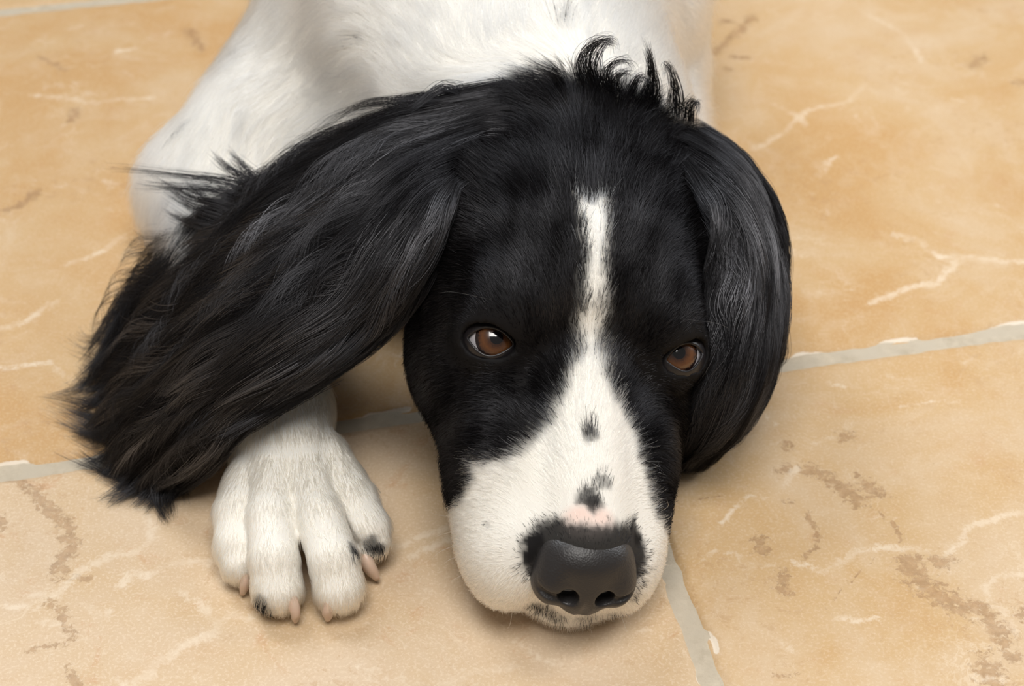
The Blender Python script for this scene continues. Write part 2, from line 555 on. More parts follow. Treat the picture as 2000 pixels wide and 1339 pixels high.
# head
hell((0, -4.2, -0.8), (5.2, 5.0, 4.3), 1.0)                  # cranium
hell((0, -3.4, 1.2), (3.7, 3.6, 2.2), 1.0)                   # forehead dome
for sx in (-1, 1):
    hell((sx * 3.9, -5.4, 0.3), (1.6, 2.6, 2.0), 1.2)        # ear root
    hell((sx * 3.5, -2.2, -3.2), (2.35, 3.6, 3.0), 1.2)      # cheek
    hell((sx * 2.45, -0.9, 1.2), (1.6, 1.7, 1.2), 0.9)       # brow
    hell((sx * 3.1, -0.25, -0.2), (1.55, 1.4, 1.4), 0.9)     # around the eye
    fx = 0.5 if sx < 0 else -0.15
    hell((sx * (2.2 + fx), 1.9, -3.6), (1.9, 3.8, 2.9), 1.2) # cheek to muzzle
    hell((sx * (1.75 + fx), 4.9, -4.7), (1.9, 3.0, 2.5), 0.8)  # flews
hcone((0, 1.2, -0.75), (0, 6.6, -2.75), 1.75, 1.45, 1.0)     # bridge
hell((0, 6.3, -4.2), (1.7, 1.75, 2.4), 0.8)                   # snout under the nose
hell((0, 4.4, -6.2), (2.3, 3.4, 1.0), 0.8)                   # chin
hcone((0, 3.0, -6.0), (0, -4, -6.2), 1.9, 2.6, 1.2)          # lower jaw
hcone((0, -4.5, -2.0), (0.2, -9, -1.5), 4.6, 4.6, 2.0)       # nape

# ears: curved leaves given by rows of points (picture column, row, height), base to tip
def catmull(P, n):
    P = np.asarray(P, float)
    Q = np.concatenate([[2 * P[0] - P[1]], P, [2 * P[-1] - P[-2]]])
    t = np.linspace(0, len(P) - 1 - 1e-6, n)
    i = t.astype(int); f = (t - i).reshape((-1,) + (1,) * (P.ndim - 1))
    a, b, c, d = Q[i], Q[i + 1], Q[i + 2], Q[i + 3]
    return 0.5 * (2 * b + (c - a) * f + (2 * a - 5 * b + 4 * c - d) * f ** 2 + (3 * b - a - 3 * c + d) * f ** 3)


class Leaf:
    def __init__(self, rows, nu=160, nv=60):
        C = np.array([[at(*p) for p in r] for r in rows])      # (u, v, 3)
        G = catmull(C, nu)
        self.G = np.swapaxes(catmull(np.swapaxes(G, 0, 1), nv), 0, 1)
        du = np.gradient(self.G, axis=0); dv = np.gradient(self.G, axis=1)
        N = np.cross(du, dv)
        N /= np.linalg.norm(N, axis=-1, keepdims=True) + 1e-12
        tocam = CPOS - self.G
        flip = np.sign((N * tocam).sum(-1).mean())
        self.N = N * flip
        self.nu, self.nv = nu, nv

    def ev(self, u, v, A=None):
        A = self.G if A is None else A
        x = np.clip(u, 0, 0.9999) * (self.nu - 1); y = np.clip(v, 0, 0.9999) * (self.nv - 1)
        i = x.astype(int); j = y.astype(int); f = (x - i)[..., None]; g = (y - j)[..., None]
        return (A[i, j] * (1 - f) * (1 - g) + A[i + 1, j] * f * (1 - g) + A[i, j + 1] * (1 - f) * g + A[i + 1, j + 1] * f * g)


earL = Leaf([
    [(1075, 178, .119), (1050, 230, .117), (1030, 290, .115), (1010, 345, .114), (1000, 390, .112)],
    [(985, 175, .120), (955, 230, .116), (935, 290, .113), (920, 350, .113), (908, 395, .109)],
    [(835, 222, .110), (838, 292, .110), (846, 355, .113), (854, 405, .110), (858, 435, .100)],
    [(705, 268, .096), (722, 360, .104), (748, 440, .106), (780, 505, .098), (800, 535, .084)],
    [(580, 338, .080), (608, 440, .090), (648, 545, .092), (695, 605, .082), (725, 620, .068)],
    [(474, 422, .062), (510, 532, .074), (550, 630, .078), (588, 690, .070), (605, 708, .058)],
    [(380, 488, .044), (412, 615, .054), (443, 712, .060), (470, 768, .054), (485, 785, .047)],
    [(306, 574, .026), (338, 695, .034), (365, 785, .040), (392, 842, .036), (408, 858, .028)],
    [(252, 660, .012), (262, 762, .014), (284, 848, .018), (320, 902, .014), (342, 918, .008)],
])
earR = Leaf([
    [(1235, 345, .109), (1235, 300, .111), (1240, 260, .113), (1250, 228, .113), (1260, 205, .111)],
    [(1310, 330, .103), (1310, 290, .104), (1315, 262, .102), (1325, 240, .096), (1330, 230, .088)],
    [(1385, 430, .096), (1398, 390, .100), (1412, 360, .098), (1420, 340, .088), (1424, 328, .076)],
    [(1402, 530, .082), (1432, 502, .088), (1458, 468, .086), (1474, 445, .076), (1478, 430, .062)],
    [(1398, 620, .068), (1432, 612, .074), (1466, 590, .072), (1488, 565, .060), (1492, 550, .046)],
    [(1372, 710, .055), (1408, 725, .058), (1444, 718, .056), (1472, 700, .044), (1478, 685, .030)],
    [(1338, 800, .036), (1365, 818, .038), (1400, 820, .035), (1428, 803, .024), (1438, 790, .013)],
    [(1318, 862, .014), (1332, 865, .016), (1355, 866, .016), (1376, 858, .010), (1388, 850, .006)],
])
for leaf, umin, umax, r in ((earL, 0.12, 0.87, 0.0042), (earR, 0.14, 0.96, 0.0045)):
    uu, vv = np.meshgrid(np.linspace(umin, umax, 130), np.linspace(0.04, 0.96, 64), indexing='ij')
    rr = r * (1 - 0.45 * uu.ravel())
    S.balls(leaf.ev(uu.ravel(), vv.ravel()) - leaf.ev(uu.ravel(), vv.ravel(), leaf.N) * 0.006, rr, 0.006)

# eyes: sockets are opened in the body; lids and eyeballs follow as parts
EYE_R = 1.05 * HS
EYES = []
for (px, py, lx, aim) in ((963, 666, -1, (0.10, 0.02)), (1314, 695, 1, (0.25, 0.03))):
    l = np.array([lx * 3.15, -0.35, -0.1])
    d = ray_dir(px, py); d /= np.linalg.norm(d)
    depth = (hw(l) - CPOS) @ d
    c = CPOS + d * depth
    g = -d + RIGHT * aim[0] + UP * aim[1] + (HR @ np.array([lx * 0.25, 0, 0]))
    g /= np.linalg.norm(g)
    vv_ = UP + 0.0 * RIGHT; tilt = 0.10 if lx < 0 else -0.12
    hx = np.cross(vv_, g); hx /= np.linalg.norm(hx)
    vy = np.cross(g, hx)
    hx, vy = hx * math.cos(tilt) - vy * math.sin(tilt), vy * math.cos(tilt) + hx * math.sin(tilt)
    EYES.append(dict(c=c, g=g, h=hx, v=vy, side=lx, lookc=-d))
for e in EYES:
    S.ellipsoid(e['c'], np.full(3, EYE_R * 1.10), None, 0.004)
    R3 = np.stack([e['h'], e['v'], e['g']], 1)
    S.ellipsoid(e['c'] + e['g'] * EYE_R * 0.9, np.array([0.98, 0.66, 0.9]) * HS, R3, 0.001, 'carve')
    S.ellipsoid(e['c'], np.full(3, EYE_R * 1.0), None, 0.001, 'carve')

# rest on the floor
sz = (0.0008 - S.ax[2])[None, None, :]
h_ = np.clip(0.5 - 0.5 * (S.D - sz) / 0.003, 0, 1)
S.D = (S.D * (1 - h_) + sz * h_ + 0.003 * h_ * (1 - h_)).astype(np.float32)

BP, BQ = S.mesh()

BVH = BVHTree.FromPolygons([Vector(p) for p in BP.tolist()], BQ.tolist())


def cast(px, py):
    d = ray_dir(px, py)
    d = d / np.linalg.norm(d)
    h, n, _, _ = BVH.ray_cast(Vector(CPOS), Vector(d))
    if h is None:
        return None, None
    return np.array(h), np.array(n)


# ------------------------------------------------------------------ coat markings
def theta_y(L):
    """unrolled head coordinates (cm): girth around the muzzle-skull axis, and length"""
    L = np.asarray(L)
    th = np.arctan2(L[..., 0], L[..., 2] + 4.6)
    return np.stack([th * 3.2, L[..., 1]], -1)


def cast_near(px, py, c=(1100, 850)):
    for k in range(40):
        p, n = cast(px + (c[0] - px) * k * 0.01, py + (c[1] - py) * k * 0.01)
        if p is not None:
            return p, n
    return None, None


def tyc(px, py):
    p, _ = cast_near(px, py)
    return theta_y(hl(p))


right_edge = [(1155, 396), (1170, 384), (1190, 388), (1193, 440), (1187, 500), (1179, 560), (1172, 620), (1172, 680),
              (1180, 730), (1205, 790), (1238, 850), (1258, 900), (1272, 960), (1284, 1010)]
left_edge = [(868, 1000), (900, 975), (922, 935), (925, 893), (945, 905), (985, 900), (1040, 868), (1082, 820),
             (1108, 760), (1137, 690), (1144, 600), (1141, 500), (1128, 430), (1124, 376), (1140, 392)]
R_ = [tyc(*p) for p in right_edge]
L_ = [tyc(*p) for p in left_edge]
WPOLY = np.array(R_ + [np.array([10.6, R_[-1][1] - 0.3]), np.array([10.6, 13]), np.array([-10.6, 13]), np.array([-10.6, L_[0][1] - 0.2])] + L_)


def poly_sd(Q, poly):
    """signed distance, positive inside"""
    d2 = np.full(len(Q), 1e9)
    ins = np.zeros(len(Q), bool)
    for i in range(len(poly)):
        a, b = poly[i - 1], poly[i]
        e = b - a
        w = Q - a
        t = np.clip((w @ e) / (e @ e + 1e-12), 0, 1)
        d2 = np.minimum(d2, ((w - t[:, None] * e) ** 2).sum(1))
        c = (a[1] > Q[:, 1]) != (b[1] > Q[:, 1])
        with np.errstate(divide='ignore', invalid='ignore'):
            xs = (b[0] - a[0]) * (Q[:, 1] - a[1]) / (b[1] - a[1]) + a[0]
        ins ^= c & (Q[:, 0] < xs)
    return np.where(ins, 1, -1) * np.sqrt(d2)


SPOTS = []   # dark ticking: centre, radius (m), strength
for (px, py, r, st) in [(1155, 850, 17, .75), (1150, 838, 12, .6), (1150, 970, 26, .85), (1160, 985, 20, .8), (1180, 942, 16, .6),
                        (1043, 1062, 24, .95), (1036, 1085, 17, .95), (1238, 1030, 16, .8), (1238, 1012, 10, .6), (1245, 1050, 16, .9),
                        (1050, 1110, 16, .85), (1060, 1140, 14, .7), (1060, 1188, 24, .45), (1090, 1205, 20, .35), (1040, 1180, 18, .3),
                        (1150, 1207, 24, .25), (1200, 1200, 20, .35), (1240, 1165, 14, .4), (1250, 1140, 12, .3),
                        (952, 1025, 8, .3), (1272, 1110, 7, .3),
                        (505, 1195, 26, .8), (725, 1062, 20, .85), (740, 1075, 16, .9), (690, 1070, 14, .8), (575, 1195, 10, .3),
                        (365, 240, 8, .4), (470, 90, 9, .4), (700, 75, 14, .25), (1100, 45, 22, .2)]:
    p, _ = cast_near(px, py, (1100, 850) if px > 800 else (580, 800))
    if p is not None:
        SPOTS.append((p, r * (np.linalg.norm(p - CPOS)) / F_PX, st))
EARTREE = []
for leaf in (earL, earR):
    uu, vv = np.meshgrid(np.linspace(0.12, 1, 110), np.linspace(0, 1, 56), indexing='ij')
    EARTREE.append(leaf.ev(uu.ravel(), vv.ravel()) - leaf.ev(uu.ravel(), vv.ravel(), leaf.N) * 0.006)
EARTREE = np.concatenate(EARTREE)
_kd = KDTree(len(EARTREE))
for i_, p_ in enumerate(EARTREE.tolist()):
    _kd.insert(p_, i_)
_kd.balance()


def ear_dist(P):
    return np.array([_kd.find(p)[2] if p[1] < 0.70 else 1.0 for p in P.tolist()])


def coat(P, ed=None):
    """share of white hair 0..1, pinkness 0..1 for points on the dog"""
    P = np.asarray(P)
    L = hl(P)
    ed = ear_dist(P) if ed is None else ed
    is_head = smoothstep(-10.7, -9.8, L[:, 1] + 0.35 * wnoise(P, 90) - 0.10 * np.abs(L[:, 0]) - 0.30 * np.clip(L[:, 0] + 0.8, 0, 3.2))
    is_head = is_head * (np.abs(L[:, 0]) < 7.2 - 0.45 * np.maximum(L[:, 1], 0))
    n = (wnoise(P, 260, 1) * 0.10 + wnoise(P, 700, 2) * 0.06) * np.where(L[:, 1] < 0, 0.35, 1.0)
    sd = poly_sd(theta_y(L), WPOLY) + n
    rho = np.sqrt(L[:, 0] ** 2 + (L[:, 2] + 4.6) ** 2)
    sd = sd * np.where(L[:, 1] < 3, rho / 3.2, 1.0)
    sd = sd - 0.16 * smoothstep(-4.5, -2.0, L[:, 1]) * smoothstep(2.6, 1.0, L[:, 1])
    soft = 0.42 + 0.75 * np.exp(-((L[:, 1] - 1.2) / 2.4) ** 2) + 0.0
    mark = smoothstep(-soft, np.where(L[:, 1] < 0, 0.12, 0.24), sd) ** 2.6
    white = 1 - is_head * (1 - mark)
    white = np.where(ed < 0.0062, 0.0, white)
    for c, r, st in SPOTS:
        d = np.linalg.norm(P - c, axis=1)
        white = white * (1 - st * (1 - smoothstep(0.6, 1.25, d / r + 0.25 * wnoise(P, 900, 3))))
    e_n = np.sqrt((L[:, 0] / 1.66) ** 2 + ((L[:, 1] - 7.25) / 1.25) ** 2 + ((L[:, 2] + 2.85) / 1.15) ** 2)
    white = white * (1 - 0.97 * (1 - smoothstep(1.24, 1.50, e_n + 0.05 * wnoise(P, 900, 3))) * (L[:, 2] > -3.7))
    p1, _ = cast(1150, 1018)
    pink = 1 - smoothstep(0.0035, 0.0075, np.linalg.norm((P - p1) * np.array([0.6, 1, 1]), axis=1))
    return white, pink


BLACK = np.array([0.0045, 0.0038, 0.0042])
WHITE = np.array([0.895, 0.86, 0.79])
PINK = np.array([0.82, 0.63, 0.55])

body_ed = ear_dist(BP)
body_w, body_pk = coat(BP, body_ed)
body_col = BLACK + (WHITE * 0.92 - BLACK) * body_w[:, None]
body_col = body_col + (PINK - body_col) * (body_pk * body_w)[:, None]

m_skin, nt, b = new_mat('dog_coat')
va = nt.nodes.new('ShaderNodeAttribute'); va.attribute_name = 'coat'
nt.links.new(va.outputs['Color'], b.inputs['Base Color'])
b.inputs['Roughness'].default_value = 0.75
b.inputs['Specular IOR Level'].default_value = 0.2

dog = mesh_object('spaniel_dog', BP, BQ, m_skin)
ca = dog.data.attributes.new('coat', 'FLOAT_COLOR', 'POINT')
ca.data.foreach_set('color', np.concatenate([body_col, np.ones((len(body_col), 1))], 1).astype(np.float32).ravel())
dog['label'] = 'black and white spaniel lying with its chin flat on the tiles'
dog['category'] = 'dog'

# ------------------------------------------------------------------ eyes and lids
m_sclera = simple_mat('sclera', (0.45, 0.43, 0.45), 0.15, 0.5, 0.6)
m_pupil = simple_mat('pupil', (0.004, 0.003, 0.004), 0.1, 0.5, 1.0)
m_lid = simple_mat('lid_skin', (0.012, 0.010, 0.011), 0.38, 0.5)
m_iris, nt, b = new_mat('iris')
tc = nt.nodes.new('ShaderNodeTexCoord')
sp = nt.nodes.new('ShaderNodeSeparateXYZ')
nt.links.new(tc.outputs['Object'], sp.inputs[0])
ln = nt.nodes.new('ShaderNodeVectorMath'); ln.operation = 'LENGTH'
cmb = nt.nodes.new('ShaderNodeCombineXYZ')
nt.links.new(sp.outputs['X'], cmb.inputs['X']); nt.links.new(sp.outputs['Y'], cmb.inputs['Y'])
nt.links.new(cmb.outputs[0], ln.inputs[0])
sc_ = nt.nodes.new('ShaderNodeMath'); sc_.operation = 'MULTIPLY'; sc_.inputs[1].default_value = 1 / (EYE_R * 0.70)
nt.links.new(ln.outputs['Value'], sc_.inputs[0])
ns = nt.nodes.new('ShaderNodeTexNoise'); ns.inputs['Scale'].default_value = 900
nt.links.new(tc.outputs['Object'], ns.inputs['Vector'])
ad = nt.nodes.new('ShaderNodeMath'); ad.operation = 'MULTIPLY_ADD'; ad.inputs[1].default_value = 0.25
nt.links.new(ns.outputs['Fac'], ad.inputs[0]); nt.links.new(sc_.outputs[0], ad.inputs[2])
cr = nt.nodes.new('ShaderNodeValToRGB')
e_ = cr.color_ramp.elements
e_[0].position = 0.36; e_[0].color = (0.02, 0.008, 0.005, 1)
e_[1].position = 1.10; e_[1].color = (0.012, 0.005, 0.004, 1)
for p_, c_ in ((0.52, (0.045, 0.016, 0.006, 1)), (0.78, (0.115, 0.042, 0.011, 1)), (0.96, (0.06, 0.022, 0.008, 1))):
    q = e_.new(p_); q.color = c_
nt.links.new(ad.outputs[0], cr.inputs['Fac'])
nt.links.new(cr.outputs['Color'], b.inputs['Base Color'])
b.inputs['Roughness'].default_value = 0.25
b.inputs['Coat Weight'].default_value = 1.0
b.inputs['Coat Roughness'].default_value = 0.02


def sphere_cap(R, a0, a1, nr, ns_=48):
    V, Fc = [], []
    for i in range(nr + 1):
        a = a0 + (a1 - a0) * i / nr
        for j in range(ns_):
            t = 2 * math.pi * j / ns_
            V.append((R * math.sin(a) * math.cos(t), R * math.sin(a) * math.sin(t), R * math.cos(a)))
    for i in range(nr):
        for j in range(ns_):
            k = (j + 1) % ns_
            Fc.append((i * ns_ + j, (i + 1) * ns_ + j, (i + 1) * ns_ + k, i * ns_ + k))
    if a0 < 1e-3:
        pass
    return V, Fc


def frame(c, x, y, z):
    return Matrix(((x[0], y[0], z[0], c[0]), (x[1], y[1], z[1], c[1]), (x[2], y[2], z[2], c[2]), (0, 0, 0, 1)))


for e in EYES:
    look = e['lookc'] + RIGHT * (0.12 if e['side'] < 0 else 0.22) + UP * 0.12
    look /= np.linalg.norm(look)
    x = np.cross(UP, look); x /= np.linalg.norm(x); y = np.cross(look, x)
    V, Fc = sphere_cap(EYE_R, 1e-4, math.pi - 1e-4, 24)
    eye = mesh_object('eye', V, Fc, m_sclera, dog)
    eye.matrix_world = frame(e['c'], x, y, look)
    eye['label'] = 'amber brown eye under the dark brow'
    V, Fc = sphere_cap(EYE_R * 1.012, 1e-4, math.radians(43), 16)
    mesh_object('iris', V, Fc, m_iris, eye)
    V, Fc = sphere_cap(EYE_R * 1.018, 1e-4, math.radians(12.5), 6)
    mesh_object('pupil', V, Fc, m_pupil, eye)
    # lids: a shell over the ball with an almond opening, modelled finely
    half = 0.0165
    G = Sculpt(e['c'] - half, e['c'] + half, 0.00036)
    X, Y, Z = G.coords((slice(None),) * 3)
    q = [X - e['c'][0], Y - e['c'][1], Z - e['c'][2]]
    qh = sum(e['h'][i] * q[i] for i in range(3)) / HS
    qv = sum(e['v'][i] * q[i] for i in range(3)) / HS
    qg = sum(e['g'][i] * q[i] for i in range(3)) / HS
    r = np.sqrt(qh ** 2 + qv ** 2 + qg ** 2)
    shell = np.abs(r - 1.13) - 0.075
    aw = 0.80 if e['side'] < 0 else 0.72
    s_ = qh / aw
    up_ = 0.42 * (1 - np.abs(s_) ** 2.2) - 0.02
    lo_ = -0.50 * (1 - np.abs(s_ + 0.08 * e['side']) ** 1.8) - 0.02
    op = np.maximum(np.maximum(qv - up_, lo_ - qv), np.abs(qh) - aw) * 0.8      # negative inside the opening
    hh = np.clip(0.5 - 0.5 * (shell + op) / 0.07, 0, 1)
    lid = shell * (1 - hh) - op * hh + 0.07 * hh * (1 - hh)
    lim = np.sqrt((qh / 1.25) ** 2 + (qv / 1.0) ** 2) - 1.0
    lid = np.maximum(np.maximum(lid, lim * 0.9), 0.25 - qg)
    G.D = (lid * HS).astype(np.float32)
    P, Q = G.mesh()
    lo = mesh_object('eyelid', P, Q, m_lid, dog)
    lo['label'] = 'dark moist eyelid rim'

# ------------------------------------------------------------------ nose
m_nose, nt, b = new_mat('nose_leather')
tc = nt.nodes.new('ShaderNodeTexCoord')
vo = nt.nodes.new('ShaderNodeTexVoronoi'); vo.inputs['Scale'].default_value = 1500
nt.links.new(tc.outputs['Object'], vo.inputs['Vector'])
bp = nt.nodes.new('ShaderNodeBump'); bp.inputs['Strength'].default_value = 0.35; bp.inputs['Distance'].default_value = 0.00025
nt.links.new(vo.outputs['Distance'], bp.inputs['Height'])
nt.links.new(bp.outputs['Normal'], b.inputs['Normal'])
b.inputs['Base Color'].default_value = (0.022, 0.020, 0.020, 1)
b.inputs['Roughness'].default_value = 0.42
b.inputs['Specular IOR Level'].default_value = 0.5

nc = hw(0, 7.6, -3.2)
G = Sculpt(nc - 0.024, nc + 0.024, 0.00042)


def gell(c, r, k=0.3, mode='add', R=None):
    G.ellipsoid(hw(c), np.array(r) * HS, HR if R is None else HR @ R, k * HS, mode)


def gcone(a, b_, ra, rb, k=0.2, mode='add'):
    G.cone(hw(a), hw(b_), ra * HS, rb * HS, k * HS, mode)


gell((0, 7.25, -2.85), (1.66, 1.25, 1.15))
gell((0, 7.95, -3.70), (1.0, 0.85, 1.10))
for sx in (-1, 1):
    gell((sx * 1.08, 7.65, -3.50), (0.76, 0.95, 1.0))
    gcone((sx * 0.64, 9.1, -3.30), (sx * 0.66, 7.4, -3.60), 0.40, 0.26, 0.12, 'carve')
    gcone((sx * 0.82, 8.75, -3.50), (sx * 1.75, 8.25, -3.35), 0.24, 0.10, 0.12, 'carve')
    gcone((sx * 1.75, 8.25, -3.35), (sx * 2.0, 7.5, -2.85), 0.10, 0.05, 0.1, 'carve')
gcone((0, 8.92, -3.2), (0, 8.6, -4.8), 0.06, 0.12, 0.2, 'carve')
P, Q = G.mesh()
nose = mesh_object('nose', P, Q, m_nose, dog)
nose['label'] = 'black leathery nose with two nostrils'

# ------------------------------------------------------------------ claws
m_claw, nt, b = new_mat('claw_horn')
b.inputs['Base Color'].default_value = (0.60, 0.45, 0.35, 1)
b.inputs['Roughness'].default_value = 0.35
b.inputs['Subsurface Weight'].default_value = 0.2
b.inputs['Subsurface Scale'].default_value = 0.002


def tube(pts, rad, ns_=14, flat=0.75):
    pts = np.asarray(pts, float)
    n = len(pts)
    T = np.gradient(pts, axis=0); T /= np.linalg.norm(T, axis=1)[:, None]
    V, Fc = [], []
    for i in range(n):
        side = np.cross(T[i], [0, 0, 1.0]); side /= np.linalg.norm(side) + 1e-9
        nn = np.cross(side, T[i])
        for j in range(ns_):
            a = 2 * math.pi * j / ns_
            V.append(pts[i] + rad[i] * (side * math.cos(a) * flat + nn * math.sin(a)))
    for i in range(n - 1):
        for j in range(ns_):
            k = (j + 1) % ns_
            Fc.append((i * ns_ + j, i * ns_ + k, (i + 1) * ns_ + k, (i + 1) * ns_ + j))
    Fc.append(tuple(range(ns_))[::-1]); Fc.append(tuple((n - 1) * ns_ + j for j in range(ns_)))
    return V, Fc


for cpts, r0 in (([(480, 1085, .0105), (481, 1128, .0080), (474, 1160, .0020)], 0.0032),
                 ([(568, 1165, .0105), (576, 1192, .0070), (578, 1214, .0020)], 0.0029),
                 ([(646, 1165, .0105), (641, 1190, .0070), (640, 1211, .0020)], 0.0029),
                 ([(704, 1050, .0115), (717, 1098, .0085), (737, 1131, .0026)], 0.0040)):
    c = catmull([at(*p) for p in cpts], 12)
    t_ = np.linspace(0, 1, 12)
    V, Fc = tube(c, r0 * (1 - t_ ** 2.2 * 0.72))
    cl = mesh_object('claw', V, Fc, m_claw, dog)
    cl['label'] = 'pinkish horn claw'

# ------------------------------------------------------------------ fur
m_fur = bpy.data.materials.new('fur')
m_fur.use_nodes = True
nt = m_fur.node_tree
nt.nodes.remove(nt.nodes['Principled BSDF'])
fa = nt.nodes.new('ShaderNodeAttribute'); fa.attribute_name = 'fur_color'
df = nt.nodes.new('ShaderNodeBsdfDiffuse')
tl = nt.nodes.new('ShaderNodeBsdfTranslucent')
hr = nt.nodes.new('ShaderNodeBsdfHair'); hr.component = 'Reflection'
hr.inputs['Color'].default_value = (0.93, 0.93, 1.0, 1)
hr.inputs['RoughnessU'].default_value = 0.15
hr.inputs['RoughnessV'].default_value = 0.80
hr.inputs['Offset'].default_value = math.radians(3)
pale = nt.nodes.new('ShaderNodeBsdfHairPrincipled')            # pale hair lets light through
pale.model = 'CHIANG'; pale.parametrization = 'COLOR'
pale.inputs['Roughness'].default_value = 0.35
pale.inputs['Radial Roughness'].default_value = 0.6
pale.inputs['IOR'].default_value = 1.45
for n_ in (df, tl, pale):
    nt.links.new(fa.outputs['Color'], n_.inputs['Color'])
sh = nt.nodes.new('ShaderNodeMath'); sh.operation = 'MULTIPLY'; sh.inputs[1].default_value = 0.085
nt.links.new(fa.outputs['Alpha'], sh.inputs[0])
m1 = nt.nodes.new('ShaderNodeMixShader'); m1.inputs[0].default_value = 0.25
m2 = nt.nodes.new('ShaderNodeMixShader')
m3 = nt.nodes.new('ShaderNodeMixShader')
th_ = nt.nodes.new('ShaderNodeMath'); th_.operation = 'GREATER_THAN'; th_.inputs[1].default_value = 0.2
nt.links.new(fa.outputs['Fac'], th_.inputs[0])
nt.links.new(sh.outputs[0], m2.inputs[0])
nt.links.new(df.outputs[0], m1.inputs[1]); nt.links.new(tl.outputs[0], m1.inputs[2])
nt.links.new(m1.outputs[0], m2.inputs[1]); nt.links.new(hr.outputs[0], m2.inputs[2])
nt.links.new(th_.outputs[0], m3.inputs[0])
nt.links.new(m2.outputs[0], m3.inputs[1]); nt.links.new(pale.outputs[0], m3.inputs[2])
nt.links.new(m3.outputs[0], nt.nodes['Material Output'].inputs['Surface'])


def make_hair(name, PTS, rad, color, label=None, tip=0.25, sheen=None):
    """PTS (n, k, 3), rad (n,) metres, color (n, 3)"""
    n, k, _ = PTS.shape
    c = bpy.data.hair_curves.new(name)
    c.add_curves([k] * n)
    c.attributes['position'].data.foreach_set('vector', PTS.astype(np.float32).ravel())
    ra = c.attributes.new('radius', 'FLOAT', 'POINT')
    t = np.linspace(0, 1, k)
    prof = 1 - (1 - tip) * t ** 1.8
    ra.data.foreach_set('value', (rad[:, None] * prof[None]).astype(np.float32).ravel())
    cc = c.attributes.new('fur_color', 'FLOAT_COLOR', 'CURVE')
    sheen = np.full(n, 0.8) if sheen is None else sheen
    cc.data.foreach_set('color', np.concatenate([color, sheen[:, None]], 1).astype(np.float32).ravel())
    c.materials.append(m_fur)
    o = bpy.data.objects.new(name, c)
    COL.objects.link(o)
    o.parent = dog
    o['kind'] = 'stuff'
    if label:
        o['label'] = label
    return o


def img_dir(P, N, px, py, dx, dy):
    d = ray_dir(px + dx * 4, py + dy * 4)
    t = ((P - CPOS) @ N) / (d @ N)
    v = CPOS + d * t - P
    v = v - N * (v @ N)
    return v / (np.linalg.norm(v) + 1e-12)


